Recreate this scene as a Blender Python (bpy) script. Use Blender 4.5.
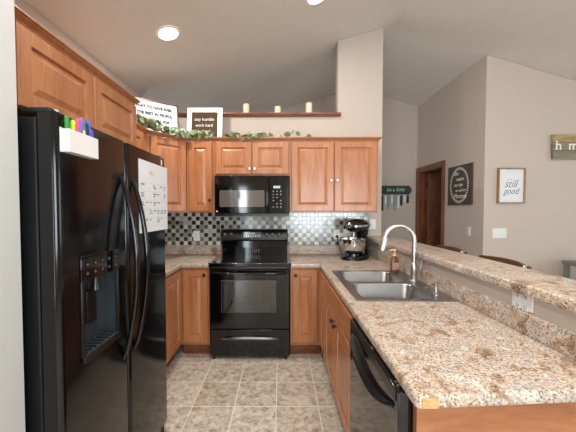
import bpy, bmesh, math, random
from mathutils import Vector, Matrix
random.seed(7)
PI = math.pi
sc = bpy.context.scene
for o in list(bpy.data.objects): bpy.data.objects.remove(o)
C = sc.collection

# ---------------- camera, world, lights, exposure ----------------
CAMZ = 1.40
cd = bpy.data.cameras.new('camera'); cam = bpy.data.objects.new('camera', cd); C.objects.link(cam)
cam.location = (-.023, .021, CAMZ); cam.rotation_euler = (math.radians(90 - 1.71), 0, .0054)
cd.sensor_width = 36; cd.lens = 295.65 / 576 * 36; cd.shift_x = 8.9 / 576; cd.shift_y = 2.7 / 576; cd.clip_start = 0.02
sc.camera = cam
sc.view_settings.view_transform = 'Standard'; sc.view_settings.look = 'None'
sc.view_settings.gamma = 1; sc.view_settings.use_curve_mapping = False
sc.view_settings.exposure = 0.72
sc.cycles.use_denoising = True
sc.cycles.max_bounces = 10; sc.cycles.diffuse_bounces = 6; sc.cycles.glossy_bounces = 4
sc.cycles.sample_clamp_indirect = 6
world = bpy.data.worlds.new('world'); sc.world = world; world.use_nodes = True
bg = world.node_tree.nodes['Background']; bg.inputs[0].default_value = (0.86, 0.93, 1.0, 1); bg.inputs[1].default_value = 1.5
def area(name, loc, rot, sx, sy, power, col):
    l = bpy.data.lights.new(name, 'AREA'); l.shape = 'RECTANGLE'; l.size = sx; l.size_y = sy; l.energy = power; l.color = col
    o = bpy.data.objects.new(name, l); C.objects.link(o); o.location = loc; o.rotation_euler = rot
    return o
DAY = (0.84, 0.94, 1.0)
area('daylight_patio_door', (-1.55, -2.93, 1.10), (math.radians(90), 0, 0), 1.0, 2.0, 45, DAY)
area('daylight_back_window', (1.45, -2.93, 1.45), (math.radians(90), 0, 0), 2.3, 1.5, 72, DAY)
area('daylight_side_window', (5.40, 1.0, 1.45), (math.radians(90), 0, math.radians(90)), 2.6, 1.5, 15, DAY)
area('daylight_hall_window', (-2.92, 4.4, 1.5), (math.radians(90), 0, math.radians(-90)), 1.0, 1.3, 10, DAY)

# ---------------- helpers ----------------
def obj(name, bm, mat, parent=None, loc=(0, 0, 0), rot=(0, 0, 0), smooth=False, bevel=0, seg=2):
    bmesh.ops.recalc_face_normals(bm, faces=bm.faces)
    me = bpy.data.meshes.new(name); bm.to_mesh(me); bm.free()
    o = bpy.data.objects.new(name, me); C.objects.link(o)
    mats = mat if isinstance(mat, (list, tuple)) else [mat]
    for m in mats: me.materials.append(m)
    o.location = loc; o.rotation_euler = rot
    if parent: o.parent = parent
    if smooth:
        for p in me.polygons: p.use_smooth = True
        try: me.set_sharp_from_angle(angle=math.radians(40))
        except Exception: pass
    if bevel:
        md = o.modifiers.new('bevel', 'BEVEL'); md.width = bevel; md.segments = seg; md.limit_method = 'ANGLE'; md.angle_limit = math.radians(40)
        md.harden_normals = False
        for p in me.polygons: p.use_smooth = True
        try: me.set_sharp_from_angle(angle=math.radians(50))
        except Exception: pass
    return o
def thing(name, label, cat, loc=(0, 0, 0), rotz=0, group=None, rot=None):
    o = bpy.data.objects.new(name, None); C.objects.link(o); o.empty_display_size = 0.05
    o.location = loc; o.rotation_euler = rot if rot else (0, 0, rotz)
    return tag(o, label, cat, group)
def tag(o, label, cat, group=None):
    o['label'] = label; o['category'] = cat
    if group: o['group'] = group
    return o
def struct(name, bm, mat, **k):
    o = obj(name, bm, mat, **k)
    if not k.get('parent'): o['kind'] = 'structure'
    return o
def box(bm, x0, x1, y0, y1, z0, z1, mi=0, M=None):
    vs = [bm.verts.new(Vector(p) if M is None else M @ Vector(p)) for p in
          ((x0,y0,z0),(x1,y0,z0),(x1,y1,z0),(x0,y1,z0),(x0,y0,z1),(x1,y0,z1),(x1,y1,z1),(x0,y1,z1))]
    for f in ((0,3,2,1),(4,5,6,7),(0,1,5,4),(1,2,6,5),(2,3,7,6),(3,0,4,7)):
        bm.faces.new([vs[i] for i in f]).material_index = mi
    return bm
def B(*a, **k): return box(bmesh.new(), *a, **k)
def prism(pts, z0, z1, bm=None):
    bm = bm or bmesh.new()
    a = [bm.verts.new((x, y, z0)) for x, y in pts]; b = [bm.verts.new((x, y, z1)) for x, y in pts]
    bm.faces.new(a[::-1]); bm.faces.new(b); n = len(pts)
    for i in range(n): bm.faces.new((a[i], a[(i+1) % n], b[(i+1) % n], b[i]))
    return bm
def wallpoly(pts, y0, y1, bm=None):   # polygon in x,z extruded along y
    bm = bm or bmesh.new()
    a = [bm.verts.new((x, y0, z)) for x, z in pts]; b = [bm.verts.new((x, y1, z)) for x, z in pts]
    bm.faces.new(a); bm.faces.new(b[::-1]); n = len(pts)
    for i in range(n): bm.faces.new((a[i], b[i], b[(i+1) % n], a[(i+1) % n]))
    return bm
def loft(bm, rings, closed=True, cap0=True, cap1=True, mi=0):
    R = [[bm.verts.new(p) for p in r] for r in rings]
    n = len(R[0])
    for a, b in zip(R[:-1], R[1:]):
        for i in range(n if closed else n - 1):
            bm.faces.new((a[i], a[(i+1) % n], b[(i+1) % n], b[i])).material_index = mi
    if cap0: bm.faces.new(R[0][::-1]).material_index = mi
    if cap1: bm.faces.new(R[-1]).material_index = mi
    return R
def lathe(prof, n=24, bm=None, M=None, cap0=True, cap1=True, sx=1, sy=1):   # prof: (r,z)
    bm = bm or bmesh.new()
    rings = []
    for r, z in prof:
        ring = [Vector((max(r, 1e-4)*math.cos(2*PI*i/n)*sx, max(r, 1e-4)*math.sin(2*PI*i/n)*sy, z)) for i in range(n)]
        rings.append([M @ p for p in ring] if M is not None else ring)
    loft(bm, rings, cap0=cap0, cap1=cap1)
    return bm
def tube(pts, rad, n=12, bm=None, closed=False):
    bm = bm or bmesh.new()
    P = [Vector(p) for p in pts]; m = len(P)
    rad = rad if isinstance(rad, (list, tuple)) else [rad]*m
    rings = []; up = None
    for i in range(m):
        t = (P[min(i+1, m-1)] - P[max(i-1, 0)]).normalized()
        if up is None:
            up = Vector((0, 0, 1)) if abs(t.z) < 0.9 else Vector((0, 1, 0))
        u = (up - t*up.dot(t)).normalized(); v = t.cross(u); up = u
        rings.append([P[i] + (u*math.cos(2*PI*k/n) + v*math.sin(2*PI*k/n))*rad[i] for k in range(n)])
    loft(bm, rings)
    return bm
def arc(c, r, a0, a1, n, ax=(1, 0, 0), ay=(0, 0, 1)):
    c, ax, ay = Vector(c), Vector(ax), Vector(ay)
    return [c + ax*(r*math.cos(math.radians(a0+(a1-a0)*i/n))) + ay*(r*math.sin(math.radians(a0+(a1-a0)*i/n))) for i in range(n+1)]
def rrect(x0, x1, y0, y1, r, z, k=6):
    out = []
    for cx, cy, a in ((x1-r, y1-r, 0), (x0+r, y1-r, 90), (x0+r, y0+r, 180), (x1-r, y0+r, 270)):
        for i in range(k+1):
            t = math.radians(a + 90*i/k); out.append(Vector((cx + r*math.cos(t), cy + r*math.sin(t), z)))
    return out
def sweep(path, prof, bm=None):
    """profile (out, z) mitred along a plan polyline; 'out' is to the right of travel"""
    bm = bm or bmesh.new(); P = [Vector((x, y)) for x, y in path]; rings = []
    for i, p in enumerate(P):
        d0 = (P[i]-P[i-1]).normalized() if i else (P[1]-P[0]).normalized()
        d1 = (P[i+1]-P[i]).normalized() if i < len(P)-1 else d0
        n0 = Vector((d0.y, -d0.x)); n1 = Vector((d1.y, -d1.x)); nn = (n0+n1).normalized(); s = 1/max(nn.dot(n0), .2)
        rings.append([Vector((p.x+nn.x*o*s, p.y+nn.y*o*s, z)) for o, z in prof])
    loft(bm, rings)
    return bm
def cells(xs, ys, keep, z0, z1, bevel=0, seg=3, warp=None, vround=None):
    bm = bmesh.new(); V = {}
    def v(i, j):
        if (i, j) not in V: V[(i, j)] = bm.verts.new((xs[i], ys[j], z1))
        return V[(i, j)]
    fs = [bm.faces.new((v(i, j), v(i+1, j), v(i+1, j+1), v(i, j+1))) for i in range(len(xs)-1) for j in range(len(ys)-1) if keep(i, j)]
    r = bmesh.ops.extrude_face_region(bm, geom=fs)
    for g in r['geom']:
        if isinstance(g, bmesh.types.BMVert): g.co.z = z0
    bmesh.ops.recalc_face_normals(bm, faces=bm.faces)
    if warp:
        for q in bm.verts: q.co = warp(q.co)
    if vround:
        es = [e for e in bm.edges if abs(e.verts[0].co.z - e.verts[1].co.z) > .01 and vround(e.verts[0].co)]
        bmesh.ops.bevel(bm, geom=es, offset=.018, segments=5, profile=.5, affect='EDGES')
    if bevel:
        es = [e for e in bm.edges if len(e.link_faces) == 2 and e.calc_face_angle() > 1.0 and abs(e.verts[0].co.z - e.verts[1].co.z) < 1e-4]
        bmesh.ops.bevel(bm, geom=es, offset=bevel, segments=seg, profile=.5, affect='EDGES')
    return bm
def text(name, s, size, mat, parent, loc, rot, ext=.0006, align='CENTER', shear=0, bold=0, sx=1):
    cu = bpy.data.curves.new(name, 'FONT'); cu.body = s; cu.size = size; cu.extrude = ext; cu.align_x = align; cu.align_y = 'CENTER'
    cu.shear = shear; cu.offset = bold; cu.resolution_u = 3; cu.space_line = 1.0
    t = bpy.data.objects.new(name, cu); C.objects.link(t)
    dg = bpy.context.evaluated_depsgraph_get(); me = bpy.data.meshes.new_from_object(t.evaluated_get(dg))
    bpy.data.objects.remove(t); me.name = name; me.materials.clear(); me.materials.append(mat)
    o = bpy.data.objects.new(name, me); C.objects.link(o); o.location = loc; o.rotation_euler = rot; o.scale = (sx, 1, 1)
    if parent: o.parent = parent
    return o
FRONT = (PI/2, 0, 0)          # text facing -Y

# ---------------- materials ----------------
def srgb(r, g, b):
    f = lambda c: ((c/255+.055)/1.055)**2.4 if c/255 > .04045 else c/255/12.92
    return (f(r), f(g), f(b), 1)
def mat(name, col, rough=.5, metal=0, spec=.5, coat=0, noise=0, nscale=8, bump=0, bscale=60, coat_rough=.05, emit=None, trans=0):
    m = bpy.data.materials.new(name); m.use_nodes = True; nt = m.node_tree; p = nt.nodes['Principled BSDF']
    p.inputs['Base Color'].default_value = srgb(*col); p.inputs['Roughness'].default_value = rough; p.inputs['Metallic'].default_value = metal
    p.inputs['Specular IOR Level'].default_value = spec; p.inputs['Coat Weight'].default_value = coat; p.inputs['Coat Roughness'].default_value = coat_rough
    p.inputs['Transmission Weight'].default_value = trans
    if emit: p.inputs['Emission Color'].default_value = srgb(*emit[0]); p.inputs['Emission Strength'].default_value = emit[1]
    tc = nt.nodes.new('ShaderNodeTexCoord')
    n = nt.nodes.new('ShaderNodeTexNoise'); n.inputs['Scale'].default_value = nscale; n.inputs['Detail'].default_value = 4
    nt.links.new(tc.outputs['Object'], n.inputs['Vector'])
    mx = nt.nodes.new('ShaderNodeMix'); mx.data_type = 'RGBA'
    c = srgb(*col); k = max(noise, .02)
    mx.inputs[6].default_value = tuple(max(0, q*(1-k)) for q in c[:3]) + (1,); mx.inputs[7].default_value = tuple(min(1, q*(1+k)) for q in c[:3]) + (1,)
    nt.links.new(n.outputs['Fac'], mx.inputs[0]); nt.links.new(mx.outputs[2], p.inputs['Base Color'])
    if bump:
        b = nt.nodes.new('ShaderNodeBump'); b.inputs['Strength'].default_value = bump; b.inputs['Distance'].default_value = .003
        n2 = nt.nodes.new('ShaderNodeTexNoise'); n2.inputs['Scale'].default_value = bscale; n2.inputs['Detail'].default_value = 3
        nt.links.new(tc.outputs['Object'], n2.inputs['Vector']); nt.links.new(n2.outputs['Fac'], b.inputs['Height']); nt.links.new(b.outputs['Normal'], p.inputs['Normal'])
    return m
def ramp(nt, stops, fac, interp='LINEAR'):
    r = nt.nodes.new('ShaderNodeValToRGB'); r.color_ramp.interpolation = interp
    e = r.color_ramp.elements
    e[0].position, e[0].color = stops[0][0], srgb(*stops[0][1]); e[1].position, e[1].color = stops[1][0], srgb(*stops[1][1])
    for pos, c in stops[2:]:
        q = e.new(pos); q.color = srgb(*c)
    nt.links.new(fac, r.inputs[0]); return r.outputs[0]
def wood(name, dark, mid, light, scale=(14, 14, 1.6), rough=.34, knots=True):
    m = bpy.data.materials.new(name); m.use_nodes = True; nt = m.node_tree; p = nt.nodes['Principled BSDF']
    tc = nt.nodes.new('ShaderNodeTexCoord'); mp = nt.nodes.new('ShaderNodeMapping'); mp.inputs['Scale'].default_value = scale
    nt.links.new(tc.outputs['Object'], mp.inputs[0])
    n = nt.nodes.new('ShaderNodeTexNoise'); n.inputs['Scale'].default_value = 1.6; n.inputs['Detail'].default_value = 6; n.inputs['Distortion'].default_value = .8
    nt.links.new(mp.outputs[0], n.inputs['Vector'])
    col = ramp(nt, [(.28, dark), (.72, light), (.5, mid)], n.outputs['Fac'])
    n3 = nt.nodes.new('ShaderNodeTexNoise'); n3.inputs['Scale'].default_value = 9; n3.inputs['Detail'].default_value = 5
    nt.links.new(mp.outputs[0], n3.inputs['Vector'])
    mx = nt.nodes.new('ShaderNodeMix'); mx.data_type = 'RGBA'; mx.blend_type = 'MULTIPLY'; mx.inputs[0].default_value = .35
    g = ramp(nt, [(.35, (215, 208, 204)), (.6, (255, 255, 255))], n3.outputs['Fac'])
    nt.links.new(col, mx.inputs[6]); nt.links.new(g, mx.inputs[7]); nt.links.new(mx.outputs[2], p.inputs['Base Color'])
    p.inputs['Roughness'].default_value = rough; p.inputs['Coat Weight'].default_value = .25; p.inputs['Coat Roughness'].default_value = .2
    return m
def laminate(name):
    m = bpy.data.materials.new(name); m.use_nodes = True; nt = m.node_tree; p = nt.nodes['Principled BSDF']
    tc = nt.nodes.new('ShaderNodeTexCoord')
    def noise(s, d=4, dist=0):
        n = nt.nodes.new('ShaderNodeTexNoise'); n.inputs['Scale'].default_value = s; n.inputs['Detail'].default_value = d; n.inputs['Distortion'].default_value = dist
        nt.links.new(tc.outputs['Object'], n.inputs['Vector']); return n.outputs['Fac']
    base = ramp(nt, [(.30, (134, 112, 96)), (.70, (220, 213, 203)), (.41, (176, 156, 138)), (.49, (206, 193, 179)), (.57, (178, 172, 166))], noise(10, 10, 1.2))
    sp = ramp(nt, [(.35, (104, 88, 80)), (.60, (255, 252, 248)), (.41, (186, 168, 154)), (.48, (236, 228, 220))], noise(140, 6, .6))
    mx = nt.nodes.new('ShaderNodeMix'); mx.data_type = 'RGBA'; mx.blend_type = 'MULTIPLY'; mx.inputs[0].default_value = .95
    nt.links.new(base, mx.inputs[6]); nt.links.new(sp, mx.inputs[7])
    ws = ramp(nt, [(.58, (0, 0, 0)), (.74, (255, 255, 255))], noise(90, 4, .8))
    m2 = nt.nodes.new('ShaderNodeMix'); m2.data_type = 'RGBA'; nt.links.new(ws, m2.inputs[0])
    nt.links.new(mx.outputs[2], m2.inputs[6]); m2.inputs[7].default_value = srgb(228, 218, 208)
    nt.links.new(m2.outputs[2], p.inputs['Base Color']); p.inputs['Roughness'].default_value = .32; p.inputs['Specular IOR Level'].default_value = .4
    return m
def floor_mat():
    m = bpy.data.materials.new('floor_tile'); m.use_nodes = True; nt = m.node_tree; p = nt.nodes['Principled BSDF']
    tc = nt.nodes.new('ShaderNodeTexCoord'); mp = nt.nodes.new('ShaderNodeMapping'); mp.inputs['Location'].default_value = (.055 + 3.05, -2.13 + 6.1, 0)
    nt.links.new(tc.outputs['Object'], mp.inputs[0])
    br = nt.nodes.new('ShaderNodeTexBrick'); br.offset = 0; br.inputs['Scale'].default_value = 1; br.inputs['Brick Width'].default_value = .305; br.inputs['Row Height'].default_value = .305
    br.inputs['Mortar Size'].default_value = .004; br.inputs['Mortar Smooth'].default_value = .3
    br.inputs['Color1'].default_value = srgb(255, 255, 255); br.inputs['Color2'].default_value = srgb(236, 231, 225); br.inputs['Mortar'].default_value = srgb(255, 255, 255)
    nt.links.new(mp.outputs[0], br.inputs['Vector'])
    n = nt.nodes.new('ShaderNodeTexNoise'); n.inputs['Scale'].default_value = 22; n.inputs['Detail'].default_value = 9; n.inputs['Roughness'].default_value = .72; n.inputs['Distortion'].default_value = .6
    nt.links.new(tc.outputs['Object'], n.inputs['Vector'])
    base = ramp(nt, [(.34, (136, 122, 106)), (.66, (222, 215, 204)), (.44, (180, 167, 150)), (.54, (204, 194, 180))], n.outputs['Fac'])
    mx = nt.nodes.new('ShaderNodeMix'); mx.data_type = 'RGBA'; mx.blend_type = 'MULTIPLY'; mx.inputs[0].default_value = 1
    nt.links.new(base, mx.inputs[6]); nt.links.new(br.outputs['Color'], mx.inputs[7])
    m2 = nt.nodes.new('ShaderNodeMix'); m2.data_type = 'RGBA'; nt.links.new(br.outputs['Fac'], m2.inputs[0]); nt.links.new(mx.outputs[2], m2.inputs[6]); m2.inputs[7].default_value = srgb(226, 218, 204)
    nt.links.new(m2.outputs[2], p.inputs['Base Color']); p.inputs['Roughness'].default_value = .42; p.inputs['Specular IOR Level'].default_value = .35
    b = nt.nodes.new('ShaderNodeBump'); b.inputs['Strength'].default_value = .3; b.inputs['Distance'].default_value = .002; b.invert = True
    nt.links.new(br.outputs['Fac'], b.inputs['Height']); nt.links.new(b.outputs['Normal'], p.inputs['Normal'])
    return m
def mosaic():
    m = bpy.data.materials.new('glass_mosaic'); m.use_nodes = True; nt = m.node_tree; p = nt.nodes['Principled BSDF']
    tc = nt.nodes.new('ShaderNodeTexCoord'); sep = nt.nodes.new('ShaderNodeSeparateXYZ'); nt.links.new(tc.outputs['Object'], sep.inputs[0])
    def mth(op, a, b=None):
        n = nt.nodes.new('ShaderNodeMath'); n.operation = op
        for k, q in enumerate((a, b)):
            if q is None: continue
            if isinstance(q, (int, float)): n.inputs[k].default_value = q
            else: nt.links.new(q, n.inputs[k])
        return n.outputs[0]
    S = .0475
    u = mth('DIVIDE', mth('ADD', sep.outputs[0], 4.0), S); v = mth('DIVIDE', mth('SUBTRACT', sep.outputs[2], .990), S)
    fu, fv = mth('FLOOR', u), mth('FLOOR', v)
    par = mth('MODULO', mth('ADD', fu, fv), 2)
    cmb = nt.nodes.new('ShaderNodeCombineXYZ'); nt.links.new(fu, cmb.inputs[0]); nt.links.new(fv, cmb.inputs[1])
    wn = nt.nodes.new('ShaderNodeTexWhiteNoise'); wn.noise_dimensions = '3D'; nt.links.new(cmb.outputs[0], wn.inputs['Vector'])
    dark = ramp(nt, [(0, (38, 40, 40)), (.35, (56, 58, 56)), (.6, (88, 90, 88)), (.82, (112, 112, 108)), (.93, (178, 176, 165))], wn.outputs['Value'], 'CONSTANT')
    wn2 = nt.nodes.new('ShaderNodeTexWhiteNoise'); wn2.noise_dimensions = '3D'
    c2 = nt.nodes.new('ShaderNodeVectorMath'); c2.operation = 'ADD'; c2.inputs[1].default_value = (31.3, 7.7, 2); nt.links.new(cmb.outputs[0], c2.inputs[0]); nt.links.new(c2.outputs[0], wn2.inputs['Vector'])
    light = ramp(nt, [(0, (196, 192, 178)), (.3, (178, 174, 160)), (.6, (212, 210, 200)), (.85, (134, 134, 128))], wn2.outputs['Value'], 'CONSTANT')
    mx = nt.nodes.new('ShaderNodeMix'); mx.data_type = 'RGBA'; nt.links.new(par, mx.inputs[0]); nt.links.new(light, mx.inputs[6]); nt.links.new(dark, mx.inputs[7])
    gu = mth('ABSOLUTE', mth('SUBTRACT', mth('FRACT', u), .5)); gv = mth('ABSOLUTE', mth('SUBTRACT', mth('FRACT', v), .5))
    gr = mth('GREATER_THAN', mth('MAXIMUM', gu, gv), .462)
    m2 = nt.nodes.new('ShaderNodeMix'); m2.data_type = 'RGBA'; nt.links.new(gr, m2.inputs[0]); nt.links.new(mx.outputs[2], m2.inputs[6]); m2.inputs[7].default_value = srgb(168, 166, 158)
    nt.links.new(m2.outputs[2], p.inputs['Base Color'])
    p.inputs['Specular IOR Level'].default_value = .9; p.inputs['Coat Weight'].default_value = .8; p.inputs['Coat Roughness'].default_value = .12
    nt.links.new(mth('ADD', mth('MULTIPLY', gr, .5), .20), p.inputs['Roughness'])
    sm = nt.nodes.new('ShaderNodeMapRange'); sm.inputs[1].default_value = .43; sm.inputs[2].default_value = .5; sm.inputs[3].default_value = 1; sm.inputs[4].default_value = 0
    nt.links.new(mth('MAXIMUM', gu, gv), sm.inputs[0])
    b = nt.nodes.new('ShaderNodeBump'); b.inputs['Strength'].default_value = .5; b.inputs['Distance'].default_value = .002; nt.links.new(sm.outputs[0], b.inputs['Height']); nt.links.new(b.outputs['Normal'], p.inputs['Normal'])
    return m

M_wall = mat('wall_paint', (193, 180, 169), .85, bump=.12, bscale=220, spec=.2)
M_wall2 = mat('wall_paint_light', (194, 194, 192), .85, bump=.12, bscale=220, spec=.2)
M_ceil = mat('ceiling_paint', (216, 210, 201), .9, noise=.05, nscale=18, bump=.35, bscale=55, spec=.15)
M_floor = floor_mat()
M_lam = laminate('stone_look_laminate')
M_mosaic = mosaic()
M_cab = wood('maple_cabinet', (162, 102, 64), (176, 115, 74), (188, 129, 88))
M_cabh = wood('maple_cabinet_side_grain', (160, 100, 62), (174, 112, 72), (186, 126, 84), scale=(1.6, 14, 14))
M_trimw = wood('stained_trim_wood', (96, 50, 30), (122, 68, 42), (140, 84, 54), scale=(3, 10, 10))
M_doorw = wood('dark_door_wood', (92, 48, 28), (122, 70, 42), (142, 88, 56))
M_endp = wood('end_panel_wood', (138, 84, 52), (160, 101, 63), (172, 114, 75), scale=(2.0, 9, 9))
M_gloss = mat('gloss_black', (9, 9, 10), .08, spec=.5, coat=.12, coat_rough=.03)
M_fridge = mat('fridge_black', (9, 9, 11), .13, spec=.42, coat=.1, coat_rough=.06)
M_side = mat('fridge_side_black', (18, 19, 21), .45, spec=.25, bump=.2, bscale=400)
M_blackp = mat('black_plastic', (20, 20, 21), .3)
M_matte = mat('matte_black', (14, 14, 14), .65)
M_glass = mat('oven_glass', (30, 28, 26), .05, spec=.8, coat=1)
M_mwglass = mat('microwave_window', (96, 92, 88), .08, spec=.6, coat=1)
M_key = mat('key_print_grey', (190, 190, 192), .5)
M_liner = mat('slate_liner', (46, 52, 60), .25, coat=.4)
M_knobr = mat('range_knob_grey', (58, 58, 60), .3)
M_keyd = mat('dim_key_print', (120, 122, 126), .5)
M_disp = mat('display_grey', (62, 66, 68), .15, coat=.8)
M_steel = mat('stainless_steel', (160, 160, 160), .32, 1, noise=.05, nscale=40)
M_chrome = mat('brushed_nickel', (200, 196, 190), .36, 1)
M_bar = mat('grey_metal_pull', (150, 152, 158), .25, 1)
M_chrome2 = mat('polished_chrome', (220, 220, 222), .08, 1)
M_knob = mat('dark_bronze_knob', (52, 46, 42), .3, .8)
M_white = mat('white_plastic', (224, 223, 221), .35)
M_paper = mat('white_paper', (222, 223, 226), .7)
M_ink = mat('grey_ink', (70, 72, 80), .7)
M_blueink = mat('blue_marker_ink', (110, 120, 170), .7)
M_orange = mat('orange_print', (226, 170, 120), .7)
M_candle = mat('ivory_wax', (225, 216, 186), .5, noise=.12, nscale=60, bump=.3, bscale=120)
M_wick = mat('wick', (50, 40, 30), .8)
M_leaf = mat('eucalyptus_leaf', (116, 132, 92), .6, noise=.35, nscale=30)
M_leaf2 = mat('pale_sage_leaf', (168, 176, 150), .6, noise=.25, nscale=30)
M_stem = mat('brown_stem', (94, 80, 52), .7)
M_brown = mat('brown_sign_board', (74, 56, 34), .7, noise=.5, nscale=5, spec=.2)
M_char = mat('charcoal_sign_board', (74, 62, 54), .7, noise=.15, nscale=14)
M_chalk = mat('white_paint_print', (232, 230, 224), .7)
M_frameb = wood('light_brown_frame', (120, 88, 58), (142, 108, 74), (160, 126, 92))
M_barn = wood('weathered_yellow_plank', (124, 106, 70), (162, 142, 98), (186, 168, 124), scale=(2, 12, 12), rough=.8)
M_barng = wood('weathered_grey_plank', (98, 92, 76), (130, 122, 100), (154, 146, 122), scale=(2, 12, 12), rough=.8)
M_ink2 = mat('black_ink', (40, 42, 44), .7)
M_teal = mat('teal_ribbon', (120, 160, 168), .6, noise=.2, nscale=40)
M_rackwood = mat('dark_green_board', (52, 58, 50), .7, noise=.3, nscale=30)
M_mint = mat('mint_lettering', (142, 190, 168), .7)
M_amber = mat('amber_soap', (122, 74, 60), .25, coat=.4, noise=.3, nscale=50)
M_pump = mat('cream_pump', (218, 190, 160), .4)
M_chip = wood('bare_particle_board', (176, 132, 78), (200, 160, 102), (216, 180, 126), scale=(20, 20, 60))
M_stool = wood('stool_wood', (78, 46, 28), (102, 64, 40), (124, 82, 54), scale=(8, 2, 8))
M_greyt = mat('grey_table_paint', (112, 112, 112), .4)
M_cream = mat('cream_upholstery', (206, 198, 188), .8, bump=.2, bscale=300)
M_lamp = mat('lit_lamp_lens', (255, 250, 240), .5, emit=((255, 246, 232), 9))
M_trimwhite = mat('white_lamp_trim', (235, 230, 224), .5)
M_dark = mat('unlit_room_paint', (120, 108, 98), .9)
M_winf = mat('white_window_frame', (235, 235, 232), .5)
M_cord = mat('black_cord', (18, 18, 18), .5)
def colm(n, c): return mat(n, c, .35)

# ---------------- structure ----------------
RX, RZ = 1.27, CAMZ + 2.07 + .275*.12
def cz(x): return RZ - .275*(RX-x) if x < RX else RZ - .295*(x-RX)
XL, XR, YB, YF = -3.0, 5.5, -3.0, 5.2
struct('floor', B(XL-.1, XR+.1, YB-.1, YF+.9, -.08, 0), M_floor)
T = .1
bm = wallpoly([(XL-.1, cz(XL-.1)), (RX, RZ), (RX, RZ+T), (XL-.1, cz(XL-.1)+T)], YB-.1, YF+.9)
struct('ceiling', bm, M_ceil)
bm = wallpoly([(RX, RZ), (XR+.1, cz(XR+.1)), (XR+.1, cz(XR+.1)+T), (RX, RZ+T)], YB-.1, YF+.9)
struct('ceiling', bm, M_ceil)
e = -.002
# kitchen rear wall: low part, column to the ceiling
struct('wall_back', wallpoly([(-1.74, 0), (1.142, 0), (1.142, cz(1.142)+e), (.63, cz(.63)+e), (.63, 2.468), (-1.74, 2.468)], 3.45, 3.57), M_wall)
bm = bmesh.new()
vs = [(-1.74, .95), (-1.62, .95), (-1.62, 3.449), (-1.74, 3.449)]
a = [bm.verts.new((x, y, 0)) for x, y in vs]; b = [bm.verts.new((x, y, cz(x)+e)) for x, y in vs]
bm.faces.new(a[::-1]); bm.faces.new(b)
for i in range(4): bm.faces.new((a[i], a[(i+1) % 4], b[(i+1) % 4], b[i]))
struct('wall_left', bm, M_wall)
def block(name, x0, x1, y0, y1, m):
    bm = bmesh.new(); vs = [(x0, y0), (x1, y0), (x1, y1), (x0, y1)]
    a = [bm.verts.new((x, y, 0)) for x, y in vs]; b = [bm.verts.new((x, y, cz(x)+e)) for x, y in vs]
    bm.faces.new(a[::-1]); bm.faces.new(b)
    for i in range(4): bm.faces.new((a[i], a[(i+1) % 4], b[(i+1) % 4], b[i]))
    return struct(name, bm, m)
block('wall_fridge', -1.74, -.846, .25, .949, M_wall2)
bm = wallpoly([(XL, 0), (2.35, 0), (2.35, cz(2.35)+e), (RX, RZ+e), (XL, cz(XL)+e)], YF, YF+.1)
struct('wall_hall', bm, M_wall)
# hall side wall with the door opening (Y 4.46..5.12, z 2.03)
DY0, DY1, DZ = 4.38, 5.12, 2.05
def side(name, y0, y1, z0, x0=2.35, x1=2.47, m=M_wall):
    bm = bmesh.new(); vs = [(x0, y0), (x1, y0), (x1, y1), (x0, y1)]
    a = [bm.verts.new((x, y, z0)) for x, y in vs]; b = [bm.verts.new((x, y, cz(x)+e)) for x, y in vs]
    bm.faces.new(a[::-1]); bm.faces.new(b)
    for i in range(4): bm.faces.new((a[i], a[(i+1) % 4], b[(i+1) % 4], b[i]))
    return bm
bm = side('', 3.49, DY0, 0); t1 = side('', DY0, DY1, DZ); t2 = side('', DY1, YF, 0)
def merge(*bms):
    out = bmesh.new()
    for q in bms:
        me = bpy.data.meshes.new('tmp'); q.to_mesh(me); q.free(); out.from_mesh(me); bpy.data.meshes.remove(me)
    return out
struct('wall_door_side', merge(bm, t1, t2), M_wall)
struct('wall_living', wallpoly([(2.47, 0), (XR, 0), (XR, cz(XR)+e), (2.47, cz(2.47)+e)], 3.49, 3.61), M_wall)
# the room beyond the door
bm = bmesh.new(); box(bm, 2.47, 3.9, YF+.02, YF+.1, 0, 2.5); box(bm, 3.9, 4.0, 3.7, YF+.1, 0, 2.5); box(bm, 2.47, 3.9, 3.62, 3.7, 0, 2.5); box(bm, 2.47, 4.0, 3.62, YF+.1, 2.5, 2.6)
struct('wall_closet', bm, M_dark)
block('wall_far_left', XL-.1, XL, YB, 3.8, M_wall)
def win_wall(name, horiz, fixed, a0, a1, openings, y1z):
    bm = bmesh.new(); cuts = sorted(openings)
    def bx(p0, p1, z0, z1):
        if p1-p0 < 1e-4: return
        if horiz: box(bm, p0, p1, fixed-.1, fixed, z0, z1)
        else: box(bm, fixed, fixed+.1, p0, p1, z0, z1)
    p = a0
    for o0, o1, z0, z1 in cuts:
        bx(p, o0, 0, y1z); bx(o0, o1, 0, z0) if z0 > 0 else None; bx(o0, o1, z1, y1z); p = o1
    bx(p, a1, 0, y1z)
    return struct(name, bm, M_wall)
win_wall('wall_behind', True, YB, XL, XR, [(-2.05, -1.05, 0.05, 2.1), (.3, 2.6, .7, 2.2)], 2.3)
struct('wall_behind', wallpoly([(XL, 2.3), (XR, 2.3), (XR, cz(XR)+e), (RX, RZ+e), (XL, cz(XL)-.01 if cz(XL) > 2.31 else 2.31)], YB-.1, YB), M_wall)
win_wall('wall_right', False, XR, YB-.1, 3.61, [(-.3, 2.3, .7, 2.2)], cz(XR)+e)
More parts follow.
